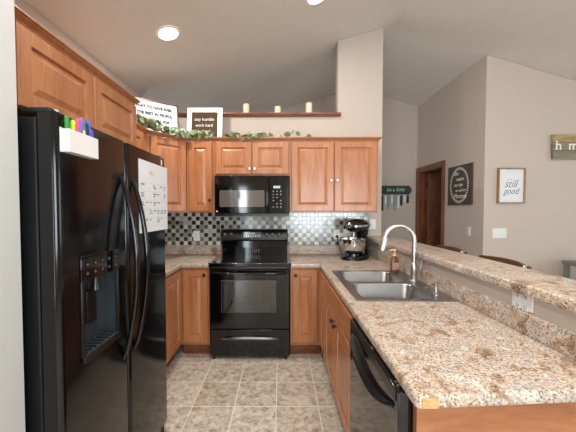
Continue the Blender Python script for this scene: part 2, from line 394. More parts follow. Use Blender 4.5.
def window(name, cx, cy, w, z0, z1, rotz, n=2):
    bm = bmesh.new(); f = .05
    box(bm, -w/2, w/2, -.03, .03, z0, z0+f); box(bm, -w/2, w/2, -.03, .03, z1-f, z1)
    box(bm, -w/2, -w/2+f, -.03, .03, z0+f, z1-f); box(bm, w/2-f, w/2, -.03, .03, z0+f, z1-f)
    for i in range(1, n): box(bm, -w/2+w*i/n-.02, -w/2+w*i/n+.02, -.025, .025, z0+f, z1-f)
    o = struct(name, bm, M_winf, loc=(cx, cy, 0), rot=(0, 0, rotz))
    g = obj('glass_pane', B(-w/2+f, w/2-f, -.003, .003, z0+f, z1-f), M_pane, o)
M_pane = mat('window_glass', (255, 255, 255), .0, trans=1)
window('window_1', -1.55, YB-.05, 1.0, .05, 2.1, 0, 2)
window('window_2', 1.45, YB-.05, 2.3, .7, 2.2, 0, 3)
window('window_3', XR+.05, 1.0, 2.6, .7, 2.2, PI/2, 3)
# far-left hall window wall
bm = bmesh.new(); box(bm, XL-.1, XL, 3.8, 3.9, 0, 2.28); box(bm, XL-.1, XL, 4.9, YF+.1, 0, 2.28); box(bm, XL-.1, XL, 3.9, 4.9, 0, .85); box(bm, XL-.1, XL, 3.9, 4.9, 2.15, 2.28)
struct('wall_far_left', bm, M_wall)
window('window_4', XL-.05, 4.4, 1.0, .85, 2.15, PI/2, 2)
# half wall that carries the bar
struct('wall_bar', B(1.0, 1.12, .905, 3.449, 0, 1.052), M_wall)
# mosaic field and laminate-free strip
struct('trim_mosaic', B(-1.619, .99, 3.442, 3.4495, .992, 1.368), M_mosaic)
# ledge cap on the opening
prof = [(0, 2.469), (.03, 2.469), (.034, 2.477), (.046, 2.481), (.05, 2.490), (.05, 2.502), (0, 2.502)]
bm = bmesh.new(); box(bm, -1.62, .63, 3.45, 3.60, 2.469, 2.502)
q = sweep([(-1.62, 3.45), (.66, 3.45)], prof, bm)
struct('trim_ledge', bm, M_trimw)

# hall door: casing, jamb, hinges, open leaf
d = obj('door_1', bmesh.new(), M_doorw); d['kind'] = 'structure'
bm = bmesh.new(); cw = .065
box(bm, 2.332, 2.349, DY0-cw, DY0, 0, DZ+cw); box(bm, 2.332, 2.349, DY1, DY1+cw, 0, DZ+cw); box(bm, 2.332, 2.349, DY0, DY1, DZ, DZ+cw)
box(bm, 2.326, 2.332, DY0-cw, DY0-cw+.02, 0, DZ+cw); box(bm, 2.326, 2.332, DY1+cw-.02, DY1+cw, 0, DZ+cw); box(bm, 2.326, 2.332, DY0-cw+.02, DY1+cw-.02, DZ+cw-.02, DZ+cw)
obj('door_casing', bm, M_doorw, d)
bm = bmesh.new(); box(bm, 2.35, 2.47, DY1-.02, DY1, 0, DZ); box(bm, 2.35, 2.47, DY0, DY0+.02, 0, DZ); box(bm, 2.35, 2.47, DY0+.02, DY1-.02, DZ-.02, DZ)
box(bm, 2.41, 2.43, DY1-.032, DY1-.02, 0, DZ)
obj('door_jamb', bm, M_doorw, d)
Ml = Matrix.Translation((2.475, DY1-.03, 0)) @ Matrix.Rotation(math.radians(-14), 4, 'Z')
bm = bmesh.new(); box(bm, 0, .66, -.035, 0, .01, DZ-.03, M=Ml)
for z0, z1 in ((.2, .95), (1.1, 1.9)):
    for s in (0,): box(bm, .1, .50, -.039, -.035, z0, z1, M=Ml)
leaf = obj('door_leaf', bm, M_doorw, d)
for z in (1.82, 1.02, .25):
    obj('hinge', merge(B(2.463, 2.4745, DY1-.048, DY1-.030, z-.05, z+.05), lathe([(.006, z-.052), (.006, z+.052)], 10, M=Matrix.Translation((2.468, DY1-.054, 0)))), M_knob, d)

# ---------------- cabinets ----------------
def door_bm(w, h, t=.022, st=.060):
    bm = bmesh.new()
    def ring(ins, y): return [Vector((ins, y, ins)), Vector((w-ins, y, ins)), Vector((w-ins, y, h-ins)), Vector((ins, y, h-ins))]
    st = min(st, w*.27, h*.30)
    rings = [ring(0, 0), ring(0, -t+.005), ring(.005, -t), ring(st, -t), ring(st+.004, -t+.012), ring(st+.010, -t+.012), ring(st+.036, -t+.002), ring(st+.038, -t+.002)]
    if h < .2: rings = rings[:4]
    loft(bm, rings)
    return bm
def knob_at(parent, x, z, m=None):
    prof = [(.007, 0), (.006, .012), (.013, .018), (.016, .024), (.013, .029), (.004, .031)]
    M = Matrix.Translation((x, -.020, z)) @ Matrix.Rotation(PI/2, 4, 'X')
    return obj('knob', lathe(prof, 16, M=M), m or M_knob, parent, smooth=True)
def cabinet(name, label, cat, loc, rotz, w, d, z0, z1, fronts, toe=False, group=None, knobm=None, frame=True, top=True, reveal=.0):
    t = thing(name, label, cat, (loc[0], loc[1], 0), rotz, group)
    bm = bmesh.new(); zb = z0
    p = .018
    box(bm, 0, w, 0, p, zb, z1); box(bm, 0, w, d-p, d, zb, z1); box(bm, 0, p, p, d-p, zb, z1); box(bm, w-p, w, p, d-p, zb, z1); box(bm, p, w-p, p, d-p, zb, zb+p)
    if top: box(bm, p, w-p, p, d-p, z1-p, z1)
    obj('body', bm, M_cab, t)
    if toe: obj('toe_kick', B(0, w, .07, .085, 0, zb), M_trimw, t)
    for fr in fronts:
        x, z, fw, fh = fr[:4]
        nm = 'drawer_front' if fh < .2 else 'door'
        dd = obj(nm, door_bm(fw, fh), M_cabh if fh < .2 else M_cab, t, loc=(x, -.001, z))
        if len(fr) > 4 and fr[4]: knob_at(dd, fr[4][0], fr[4][1], knobm)
    return t
CB, CT = .10, .845           # base cabinet body
UB, UT = 1.37, 2.115         # wall cabinet body
dz0, dh = .125, .70
# base
cabinet('base_cabinet', 'wooden base cabinet in the left run, nearer to and half hidden by the black fridge', 'cabinet', (-.99, 1.93), PI/2, .44, .62, CB, CT, [(.02, dz0, .40, dh, (.37, .64))], True, top=False)
cabinet('base_cabinet', 'wooden base cabinet in the left run, at the inner corner past the black fridge', 'cabinet', (-.99, 2.375), PI/2, .463, .62, CB, CT, [(.02, dz0, .40, dh)], True, top=False)
cabinet('base_cabinet', 'single-door wooden base cabinet directly left of the black range', 'cabinet', (-.985, 2.845), 0, .275, .595, CB, CT, [(.022, dz0, .240, dh, (.212, .655))], True, top=False)
cabinet('base_cabinet', 'single-door wooden base cabinet directly right of the black range', 'cabinet', (.072, 2.845), 0, .293, .595, CB, CT, [(.018, dz0, .240, dh, (.028, .655))], True, top=False)
cabinet('base_cabinet', 'narrow wooden base cabinet at the far inner end of the peninsula', 'cabinet', (.37, 2.843), -PI/2, .358, .615, CB, CT, [(.06, dz0, .275, dh)], True, top=False)
cabinet('sink_base_cabinet', 'two-door wooden base cabinet with long top drawer front under the double sink', 'cabinet', (.37, 2.482), -PI/2, .935, .615, CB, CT,
        [(.02, .685, .895, .145), (.02, dz0, .437, .545, (.40, .50)), (.478, dz0, .437, .545, (.037, .50))], True, top=False, knobm=M_matte)
# wall cabinets
CH = .02
cabinet('wall_cabinet', 'two-door wooden cabinet mounted above the black refrigerator', 'cabinet', (-1.03, .955), PI/2, 1.105, .588, 1.79, UT, [(.187, 1.795, .455, .312), (.646, 1.795, .455, .312)])
cabinet('wall_cabinet', 'wooden wall cabinet on the left wall mostly hidden behind the fridge cabinet', 'cabinet', (-1.30, 2.065), PI/2, .774, .318, UB, UT, [(.02, UB+.015, .32, .722), (.36, UB+.015, .32, .722)])
t = thing('corner_wall_cabinet', 'diagonal corner wall cabinet with one tall raised-panel door under the lettered sign', 'cabinet', (-1.30, 2.842, 0))
obj('body', prism([(0, 0), (.288, .288), (.288, .605), (-.318, .605), (-.318, 0)], UB, UT), M_cab, t)
dd = obj('door', door_bm(.36, .722), M_cab, t, loc=(.0235+.0007, .0235-.0007, UB+.015), rot=(0, 0, PI/4))
cabinet('wall_cabinet', 'narrow single-door wall cabinet between the diagonal corner cabinet and the microwave', 'cabinet', (-1.008, 3.132), 0, .291, .312, UB, UT, [(.025, UB+.015, .245, .722, (.222, .115))])
cabinet('wall_cabinet', 'short two-door wall cabinet directly above the black microwave', 'cabinet', (-.716, 3.132), 0, .787, .312, 1.752, UT, [(.015, 1.772, .372, .336, (.35, .055)), (.397, 1.772, .375, .336, (.022, .055))], knobm=M_chrome)
cabinet('wall_cabinet', 'tall two-door wall cabinet above the stand mixer, right of the microwave', 'cabinet', (.073, 3.132), 0, .922, .312, UB, UT, [(.018, UB+.015, .438, .722, (.41, .32)), (.466, UB+.015, .438, .722, (.028, .32))], knobm=M_chrome)
crown = [(0, 2.116), (.006, 2.116), (.010, 2.126), (.014, 2.128), (.024, 2.138), (.026, 2.143), (.034, 2.145), (.034, 2.153), (0, 2.153)]
tag(obj('crown_molding', sweep([(-1.03, .956), (-1.03, 2.06), (-1.30, 2.06)], crown, ), M_cabh), 'wooden crown molding around the top of the cabinet above the fridge', 'molding')
tag(obj('crown_molding', sweep([(-1.30, 2.10), (-1.30, 2.842), (-1.012, 3.132), (.995, 3.132), (.995, 3.44)], crown), M_cabh), 'long wooden crown molding along the corner and rear wall cabinets', 'molding')
# peninsula end panel
ep = tag(obj('end_panel', merge(B(.379, 1.125, .884, .903, 0, CT-.003)), M_endp), 'flat wooden end panel closing the near end of the peninsula', 'panel')
obj('corner_stile', B(.379, .43, .879, .884, 0, CT-.003), M_endp, ep)
for z in (.3, .62, .74): obj('nail_hole', lathe([(.003, 0), (.003, .0012)], 8, M=Matrix.Translation((.42, .879, z)) @ Matrix.Rotation(PI/2, 4, 'X')), M_knob, ep)

# ---------------- worktops ----------------
W0, W1 = .847, .887
wt = thing('worktop', 'stone-look laminate worktop left of the range turning along the left wall', 'worktop', (-1.3, 3.1, 0))
xs, ys = [-1.619, -.965, -.711], [1.93, 2.815, 3.44]
bm = cells(xs, ys, lambda i, j: not (i == 1 and j == 0), W0, W1, .009)
bmesh.ops.translate(bm, verts=bm.verts, vec=(1.3, -3.1, 0)); obj('counter_slab', bm, M_lam, wt, smooth=True)
bm = bmesh.new(); box(bm, -1.618, -1.60, 1.93, 3.44, W1, .99); box(bm, -1.60, -.708, 3.42, 3.44, W1, .99)
bmesh.ops.translate(bm, verts=bm.verts, vec=(1.3, -3.1, 0)); obj('counter_backsplash', bm, M_lam, wt, bevel=.004)
wt = thing('worktop', 'long stone-look laminate worktop right of the range forming the peninsula around the sink', 'worktop', (.7, 2, 0))
xs, ys = [.075, .350, .425, .958, 1.0], [.820, 1.685, 2.475, 2.815, 3.44]
def warp(co):
    if co.y < .9: co.y += (co.x-.350)/.65*.045
    return co
bm = cells(xs, ys, lambda i, j: not (i == 0 and j < 3) and not (i == 2 and j == 1), W0, W1, .010, warp=warp, vround=lambda c: c.y < .835 and c.x < .36)
bmesh.ops.translate(bm, verts=bm.verts, vec=(-.7, -2, 0)); obj('counter_slab', bm, M_lam, wt, smooth=True)
bm = bmesh.new(); box(bm, .98, .999, .86, 3.42, W1, .978); box(bm, .075, .979, 3.42, 3.44, W1, .99)
bmesh.ops.translate(bm, verts=bm.verts, vec=(-.7, -2, 0)); obj('counter_backsplash', bm, M_lam, wt, bevel=.004)
bm = bmesh.new(); box(bm, .366, .412, .8195, .8245, W0+.006, W0+.034)
bmesh.ops.translate(bm, verts=bm.verts, vec=(-.7, -2, 0)); o = obj('chipped_patch', bm, M_chip, wt, bevel=.001); o['label'] = 'bare tan patch where the laminate edge has chipped off'
# bar top
bm = cells([.955, 1.25], [.80, 3.40], lambda i, j: True, 1.053, 1.100, .012)
tag(obj('bar_counter', bm, M_lam, smooth=True), 'long raised stone-look laminate bar top on the half wall behind the sink', 'bar top')

# ---------------- refrigerator ----------------
fr = thing('refrigerator', 'black side-by-side refrigerator with ice and water dispenser at the left', 'refrigerator', (-1.2, 1.42, 0))
def L(bm, v=(1.2, -1.42, 0)): bmesh.ops.translate(bm, verts=bm.verts, vec=v); return bm
obj('body', L(B(-1.575, -.808, .972, 1.868, .03, 1.700)), M_side, fr, bevel=.006)
obj('base_grille', L(B(-.80, -.765, .985, 1.858, .005, .075)), M_matte, fr)
def fdoor(y0, y1, rec=None):
    # door slab with rounded vertical front edges; rec = recess (y0,y1,z0,z1)
    bm = bmesh.new(); x0, x1, z0, z1 = -.802, -.742, .085, 1.714; r = .022
    pts = [(x0, y0), (x1-r, y0)] + [(x1-r+r*math.sin(math.radians(a)), y0+r-r*math.cos(math.radians(a))) for a in (18, 36, 54, 72)] + [(x1, y0+r)]
    pts += [(x1, y1-r)] + [(x1-r+r*math.cos(math.radians(a)), y1-r+r*math.sin(math.radians(a))) for a in (18, 36, 54, 72)] + [(x1-r, y1), (x0, y1)]
    if not rec: return prism(pts, z0, z1)
    a0, a1, b0, b1 = rec
    # split into bands below, above and beside the recess
    n = len(pts); half = n//2
    prism(pts, z0, b0, bm); prism(pts, b1, z1, bm)
    near = [p for p in pts if p[1] <= y0+r+1e-6] ; near = [(x0, y0)] + near[1:] + [(x1, a0), (x0, a0)]
    far = [p for p in pts if p[1] >= y1-r-1e-6]; far = [(x0, a1), (x1, a1)] + far
    prism(near, b0, b1, bm); prism(far, b0, b1, bm); box(bm, x0, x0+.008, a0, a1, b0, b1)
    return bm
DR = (1.075, 1.31, .86, 1.14)
dl = obj('freezer_door', L(fdoor(.972, 1.397, DR)), M_fridge, fr, smooth=True)
drr = obj('fridge_door', L(fdoor(1.405, 1.868)), M_fridge, fr, smooth=True)
dp = obj('dispenser_panel', L(B(-.743, -.736, 1.070, 1.315, 1.14, 1.232)), M_gloss, dl, bevel=.003)
for r_ in range(2):
    for k in range(5):
        M = Matrix.Translation((-.7355, 1.10+k*.046, 1.165+r_*.034)) @ Matrix.Rotation(PI/2, 4, 'Y')
        obj('button', L(lathe([(.009, 0), (.009, .0015)], 12, M=M)), M_blackp, dp)
        obj('button_print', L(B(-.7339, -.7332, 1.095+k*.046, 1.105+k*.046, 1.163+r_*.034, 1.167+r_*.034)), M_keyd, dp)
bm = bmesh.new(); f = .010
box(bm, -.745, -.736, DR[0]-.005, DR[0]+f, DR[2]-.01, DR[3]); box(bm, -.745, -.736, DR[1]-f, DR[1]+.005, DR[2]-.01, DR[3]); box(bm, -.745, -.730, DR[0]-.005, DR[1]+.005, DR[2]-.02, DR[2]+.004)
obj('dispenser_frame', L(bm), M_blackp, dl, bevel=.002)
obj('cavity_liner', L(merge(B(-.7935, -.7915, DR[0], DR[1], DR[2], DR[3]), B(-.7915, -.745, DR[1]-.002, DR[1]-.0005, DR[2], DR[3]))), M_liner, dl)
o = obj('drip_tray', L(B(-.79, -.735, DR[0]+.012, DR[1]-.012, DR[2]+.001, DR[2]+.010)), M_disp, dl)
bm = bmesh.new()
for k in range(8): box(bm, -.788, -.738, DR[0]+.02+k*.026, DR[0]+.026+k*.026, DR[2]+.010, DR[2]+.014)
obj('tray_grille', L(bm), M_blackp, o)
obj('dispenser_lever', L(merge(B(-.790, -.782, 1.165, 1.225, .95, 1.08), lathe([(.02, 1.08), (.014, 1.11), (.014, 1.14)], 14, M=Matrix.Translation((-.765, 1.195, 0))))), M_blackp, dl, bevel=.002)
o = obj('chrome_strip', L(B(-.7365, -.7345, DR[0]-.003, DR[1]+.003, DR[2]-.018, DR[2]-.014)), M_chrome, dl)
for yy, dr_ in ((1.352, dl), (1.452, drr)):
    pts = []; rad = []
    for i in range(25):
        t_ = i/24; z = .72 + t_*.83; x = -.744 + .070*math.sin(PI*t_)**.75
        pts.append((x, yy, z)); rad.append(.008 + .004*math.sin(PI*t_)**.5)
    bm = tube(pts, rad, 10)
    obj('handle', L(bm), M_gloss, dr_, smooth=True)
for yy in (1.0, 1.84): obj('hinge_cover', L(B(-.86, -.765, yy-.022, yy+.022, 1.7145, 1.732)), M_blackp, fr, bevel=.005)

# calendar on the fridge door
cal = thing('calendar', 'white monthly paper calendar hanging on the right fridge door', 'calendar', (-.7405, 1.70, 1.47), rot=(0, 0, PI/2))
bm = B(-.185, .185, -.0022, 0, -.19, .19)
for k in range(6): box(bm, -.17, .17, -.003, -.0022, .075-k*.047, .0762-k*.047, 1)
for k in range(8): box(bm, -.17+k*.0485, -.1688+k*.0485, -.003, -.0022, -.16, .075, 1)
for r_ in range(5):
    for k in range(7):
        for j in range(random.choice((0, 1, 2))):
            x = -.163+k*.0485; z = .062-r_*.047-j*.013; l = random.uniform(.018, .038)
            box(bm, x, x+l, -.0032, -.0023, z, z+.005, 2 if random.random() < .7 else 3)
obj('page', bm, [M_paper, M_key, M_ink, M_blueink], cal)
text('month_print', 'May', .035, M_orange, cal, (-.04, -.003, .13), FRONT)
tag(obj('door_sticker', B(-.7415, -.7395, 1.80, 1.812, 1.668, 1.70), M_white), 'small white sticker near the top of the right fridge door', 'sticker')

# marker holder
hx0, hx1, hy0, hy1, hz0, hz1 = -.7412, -.708, .985, 1.135, 1.590, 1.664
mh = thing('marker_holder', 'white magnetic marker box stuck near the top of the left fridge door', 'holder', (hx0, hy0, hz0))
bm = bmesh.new(); w = .002
box(bm, hx0, hx0+w, hy0, hy1, hz0, hz1+.006); box(bm, hx1-w, hx1, hy0, hy1, hz0, hz1); box(bm, hx0+w, hx1-w, hy0, hy0+w, hz0, hz1); box(bm, hx0+w, hx1-w, hy1-w, hy1, hz0, hz1); box(bm, hx0+w, hx1-w, hy0+w, hy1-w, hz0, hz0+w)
obj('box_shell', L(bm, (-hx0, -hy0, -hz0)), M_white, mh)
for i, (yy, lean, c, nm, hh) in enumerate([(1.012, -.10, (40, 130, 50), 'green marker farthest left, leaning left in the marker box', .078), (1.026, .12, (170, 205, 40), 'lime green marker in the marker box on the fridge', .074),
        (1.044, .16, (236, 70, 120), 'hot pink marker leaning in the marker box on the fridge', .084), (1.062, .14, (120, 90, 190), 'purple marker beside the pink one in the marker box', .088),
        (1.086, -.02, (244, 196, 150), 'short pale peach marker in the middle of the marker box', .060), (1.098, -.25, (20, 150, 110), 'teal green marker leaning right in the marker box', .085),
        (1.113, -.18, (36, 36, 60), 'dark navy marker between the teal and blue ones in the marker box', .080), (1.124, -.16, (80, 90, 200), 'blue marker leaning right in the marker box', .090), (1.136, -.12, (96, 60, 180), 'violet marker farthest right in the marker box', .068)]):
    mt = colm('marker_%s' % nm.split()[0], c)
    R = Matrix.Translation((-.722, yy, hz0+.003)) @ Matrix.Rotation(-lean*.5, 4, 'X')
    yy = .988 + (yy-1.0)*1.0; hh *= 1.22
    lean *= 1.5
    t = thing('marker', nm, 'marker', (-.7235, yy, hz0+.003), group='markers in the fridge holder', rot=(-lean*.5 if lean > 0 else -lean*.35, 0, 0))
    obj('barrel', lathe([(.0045, 0), (.0055, .004), (.0055, hh*.7)], 12), M_white, t, smooth=True)
    obj('cap', lathe([(.0078, hh*.62), (.0078, hh*1.08+.006), (.0055, hh*1.08+.012)], 12), mt, t, smooth=True)

# ---------------- range ----------------
rg = thing('range', 'black freestanding electric range with smooth glass cooktop', 'stove', (-.318, 2.8, 0))
def G(bm): bmesh.ops.translate(bm, verts=bm.verts, vec=(.305, -2.8, 0)); return bm
x0, x1 = -.686, .076
obj('body', G(B(x0, x1, 2.835, 3.43, .03, .868)), M_gloss, rg)
for x in (x0+.03, x1-.05):
    for y in (2.81, 3.35): obj('foot', G(B(x, x+.02, y, y+.02, 0, .04)), M_matte, rg)
dr = obj('storage_drawer', G(B(x0+.003, x1-.003, 2.80, 2.834, .028, .262)), M_gloss, rg, bevel=.006)
bm = bmesh.new()
rings = []
for i in range(17):
    t_ = -1+i/8; x = -.305 + t_*.27; hz = .017*(1-abs(t_)**4*.6); zc = .182 - .008*t_*t_
    rings.append([Vector((x, 2.798-.02*(1-t_**6), zc+hz)), Vector((x, 2.798-.028*(1-t_**6), zc)), Vector((x, 2.798-.014*(1-t_**6), zc-hz)), Vector((x, 2.7995, zc-hz)), Vector((x, 2.7995, zc+hz))])
loft(bm, rings); obj('drawer_handle', G(bm), M_bar, dr, smooth=True)
od = obj('oven_door', G(B(x0+.003, x1-.003, 2.79, 2.834, .270, .835)), M_gloss, rg, bevel=.008)
bm = bmesh.new(); loft(bm, [[Vector((p.x, y, p.y)) for p in rrect(-.565, -.06, .44, .73, .02, 0)] for y in (2.7895, 2.785)]); obj('oven_window', G(bm), M_glass, od)
bm = bmesh.new()
for a0, a1, b0, b1 in ((-.572, -.053, .430, .440), (-.572, -.053, .730, .737), (-.572, -.565, .440, .730), (-.06, -.053, .440, .730)): box(bm, a0, a1, 2.787, 2.7905, b0, b1)
obj('window_surround', G(bm), M_disp, od)
pts = [(x0+.03 + (x1-x0-.06)*i/12, 2.785-.045*min(1, math.sin(PI*i/12)*2.2), .808) for i in range(13)]
obj('oven_door_handle', G(tube(pts, .013, 10)), M_gloss, od, smooth=True)
obj('control_strip', G(B(x0, x1, 2.795, 2.834, .840, .868)), M_blackp, rg, bevel=.004)
obj('cooktop', G(B(x0-.010, x1+.010, 2.785, 3.36, .888, .9)), M_glass, rg, bevel=.004)
obj('cooktop_rim', G(B(x0-.002, x1+.002, 2.792, 3.36, .8685, .8878)), M_gloss, rg)
for cx, cy, r in ((-.49, 2.97, .11), (-.12, 2.97, .09), (-.49, 3.22, .08), (-.12, 3.22, .105)):
    bm = bmesh.new(); n = 32
    loft(bm, [[Vector((cx+q*math.cos(2*PI*i/n), cy+q*math.sin(2*PI*i/n), .9006)) for i in range(n)] for q in (r, r-.004)], cap0=False, cap1=False)
    obj('burner_ring', G(bm), M_disp, rg)
# backguard: recessed lower glass + rounded console
obj('backguard', G(B(x0+.01, x1-.01, 3.37, 3.425, .868, 1.10)), M_gloss, rg, bevel=.004)
bm = bmesh.new()
sec = [(3.425, 1.050), (3.335, 1.047), (3.320, 1.062), (3.335, 1.150), (3.350, 1.170), (3.375, 1.178), (3.425, 1.178)]
loft(bm, [[Vector((x, y, z)) for y, z in sec] for x in (x0+.006, x1-.006)]); cs = obj('control_console', G(bm), M_blackp, rg, bevel=.006)
def onface(x, z): # point on console face
    return (x, 3.3225 + (z-1.075)/(1.150-1.075)*.013, z)
tilt = math.atan2(.013, .075)
for x in (-.635, -.565, -.165, -.105, -.03):
    M = Matrix.Translation(onface(x, 1.122)) @ Matrix.Rotation(PI/2-tilt, 4, 'X')
    k = obj('control_knob', G(lathe([(.024, 0), (.023, .006), (.017, .010), (.016, .024), (.010, .026)], 18, M=M)), M_knobr, cs, smooth=True)
    y = onface(x, 1.12)[1]
    obj('knob_pointer', G(B(x-.002, x+.002, y-.0285, y-.0262, 1.122, 1.138)), M_key, k)
    obj('knob_marks', G(B(x-.010, x+.010, y-.002, y+.004, 1.086, 1.090)), M_key, cs)
obj('console_display', G(B(-.435, -.225, 3.3185, 3.34, 1.090, 1.152)), M_disp, cs)
bm = bmesh.new()
for i in range(8):
    for j in range(2): box(bm, -.425+i*.025, -.410+i*.025, 3.3175, 3.319, 1.098+j*.016, 1.106+j*.016)
box(bm, -.36, -.30, 3.3175, 3.319, 1.130, 1.145)
obj('keypad', G(bm), M_key, cs)
text('brand_mark', 'M', .014, M_key, cs, (-.33+.305, 3.322-2.8, 1.076), FRONT)
bm = bmesh.new()
for i in range(5): box(bm, -.36+i*.024, -.352+i*.024, 3.362, 3.37, .915, .955)
obj('vent_slot', G(bm), M_disp, rg)

# ---------------- microwave ----------------
mw = thing('microwave', 'black over-the-range microwave mounted under the short cabinet', 'microwave', (-.318, 3.1, 1.33))
def Q(bm): bmesh.ops.translate(bm, verts=bm.verts, vec=(.305, -3.1, -1.33)); return bm
obj('body', Q(B(-.686, .076, 3.082, 3.44, 1.335, 1.750)), M_matte, mw)
md_ = obj('door', Q(B(-.686, -.135, 3.045, 3.080, 1.365, 1.750)), M_gloss, mw, bevel=.004)
bm = bmesh.new(); loft(bm, [[Vector((p.x, y, p.y)) for p in rrect(-.635, -.175, 1.43, 1.60, .012, 0)] for y in (3.0448, 3.0425)]); obj('window', Q(bm), M_mwglass, md_)
obj('handle', Q(tube([(-.150, 3.044, 1.39), (-.150, 3.012, 1.405), (-.150, 3.006, 1.45), (-.150, 3.006, 1.66), (-.150, 3.012, 1.705), (-.150, 3.044, 1.72)], .011, 10)), M_gloss, md_, smooth=True)
cp = obj('control_panel', Q(B(-.130, .076, 3.045, 3.080, 1.365, 1.750)), M_gloss, mw, bevel=.004)
obj('bottom_vent', Q(B(-.686, .076, 3.050, 3.080, 1.335, 1.362)), M_blackp, mw)
obj('clock_display', Q(B(-.085, -.015, 3.0435, 3.046, 1.62, 1.645)), M_key, cp)
for r_ in range(6):
    for k in range(3):
        if (r_+k) % 5 == 4: continue
        obj('button', Q(lathe([(.010, 0), (.010, .002)], 10, M=Matrix.Translation((-.085+k*.038, 3.045, 1.59-r_*.032)) @ Matrix.Rotation(PI/2, 4, 'X'))), M_disp, cp)
        obj('button_print', Q(B(-.090+k*.038, -.080+k*.038, 3.0420, 3.0430, 1.588-r_*.032, 1.593-r_*.032)), M_key, cp)
obj('maker_badge', Q(lathe([(.010, 0), (.010, .002)], 16, M=Matrix.Translation((-.662, 3.045, 1.385)) @ Matrix.Rotation(PI/2, 4, 'X'))), M_key, md_)

# ---------------- dishwasher ----------------
dw = thing('dishwasher', 'black built-in dishwasher at the near end of the peninsula', 'dishwasher', (.37, 1.21, 0))
def D(bm): bmesh.ops.translate(bm, verts=bm.verts, vec=(-.37, -1.21, 0)); return bm
obj('body', D(B(.379, .95, .915, 1.525, .02, .842)), M_side, dw)
dd = obj('door', D(B(.336, .378, .908, 1.528, .115, .842)), M_gloss, dw, bevel=.003)
obj('kick_plate', D(B(.42, .44, .915, 1.525, 0, .11)), M_matte, dw)
# arched pull: a crescent handle standing off the door face
bm = bmesh.new(); rings = []
for i in range(21):
    t_ = -1+i/10; y = 1.218 + t_*.27; zc = .775 - .068*(1-t_*t_); off = .024*(1-t_**8)
    rings.append([Vector((.3355, y, zc+.009)), Vector((.3355-off, y, zc+.008)), Vector((.3355-off-.004, y, zc)), Vector((.3355-off, y, zc-.008)), Vector((.3355, y, zc-.009))])
loft(bm, rings); obj('handle', D(bm), M_blackp, dd, smooth=True)
bm = D(B(.3335, .3362, .925, 1.51, .805, .838)); cpn = obj('control_panel', bm, M_blackp, dd)
for k in range(2): obj('latch_screw', D(lathe([(.006, .8421), (.006, .8445)], 10, M=Matrix.Translation((.350, .945+k*.02, 0)))), M_chrome2, dd)
obj('latch_screw', D(lathe([(.006, .8421), (.006, .8445)], 10, M=Matrix.Translation((.347, 1.20, 0)))), M_chrome2, dd)

# ---------------- sink ----------------
sk = thing('kitchen_sink', 'double-bowl stainless steel drop-in sink in the peninsula worktop', 'sink', (.69, 2.08, W1))
def S_(bm): bmesh.ops.translate(bm, verts=bm.verts, vec=(-.69, -2.08, -W1)); return bm
z = W1
xs = [.405, .448, .872, .975]; ys = [1.665, 1.705, 2.055, 2.105, 2.455, 2.495]
bm = cells(xs, ys, lambda i, j: not (i == 1 and j in (1, 3)), z+.0005, z+.005, .0018, 2)
obj('rim', S_(bm), M_steel, sk)
for y0, y1 in ((1.705, 2.055), (2.105, 2.455)):
    bm = bmesh.new(); X0, X1 = .448, .872
    rings = [rrect(X0, X1, y0, y1, .0015, z+.0048), rrect(X0+.003, X1-.003, y0+.003, y1-.003, .055, z+.0048), rrect(X0+.008, X1-.008, y0+.008, y1-.008, .055, z-.002),
             rrect(X0+.016, X1-.016, y0+.016, y1-.016, .055, z-.12), rrect(X0+.03, X1-.03, y0+.03, y1-.03, .06, z-.15), rrect(X0+.06, X1-.06, y0+.06, y1-.06, .06, z-.16), rrect(X0+.17, X1-.17, y0+.14, y1-.14, .03, z-.165)]
    loft(bm, rings, cap0=False); bw = obj('bowl', S_(bm), M_steel, sk, smooth=True)
    obj('drain', S_(lathe([(.042, z-.163), (.040, z-.160), (.030, z-.1625), (.004, z-.162)], 20, M=Matrix.Translation(((X0+X1)/2, (y0+y1)/2, 0)))), M_chrome2, bw, smooth=True)
# faucet
ft = thing('faucet', 'tall brushed nickel gooseneck kitchen faucet with pull-down spray head', 'faucet', (.925, 2.12, W1+.0055))
obj('base', lathe([(.030, 0), (.030, .006), (.024, .012), (.021, .05), (.023, .055), (.023, .11), (.019, .125), (.015, .13)], 20), M_chrome, ft, smooth=True)
pts = [Vector((0, 0, .12)), Vector((0, 0, .20)), Vector((0, 0, .27))] + arc((-.105, 0, .29), .105, 0, 165, 16)
obj('gooseneck', tube(pts, .0150, 14), M_chrome, ft, smooth=True)
Mh = Matrix.Translation((-.209, 0, .305)) @ Matrix.Rotation(math.radians(12), 4, 'Y')
obj('spray_head', lathe([(.017, .012), (.021, 0), (.023, -.025), (.031, -.078), (.029, -.088), (.004, -.089)], 18, M=Mh), M_chrome, ft, smooth=True)
obj('lever_handle', merge(lathe([(.010, 0), (.010, .028)], 12, M=Matrix.Translation((.018, 0, .085)) @ Matrix.Rotation(PI/2, 4, 'Y')), tube([(.046, 0, .078), (.048, -.004, .11), (.052, -.01, .165)], [.010, .008, .006], 10)), M_chrome, ft, smooth=True)
sd = thing('soap_dispenser', 'small chrome soap dispenser pump on the sink deck near the faucet', 'dispenser', (.915, 1.80, W1+.0055))
obj('collar', lathe([(.022, 0), (.022, .004), (.012, .010), (.010, .045)], 16), M_chrome2, sd, smooth=True)
obj('pump_head', merge(lathe([(.012, .045), (.014, .05), (.014, .062), (.008, .066)], 16), tube([(-.005, 0, .056), (-.03, 0, .058), (-.045, 0, .050)], [.006, .0055, .005], 8)), M_chrome2, sd, smooth=True)
sd2 = tag(obj('sink_hole_cover', lathe([(.021, W1+.0055), (.021, W1+.009), (.015, W1+.012), (.003, W1+.0125)], 18, M=Matrix.Translation((.925, 1.94, 0))), M_steel, smooth=True), 'round flat steel cap on the sink deck between faucet and soap pump', 'cap')
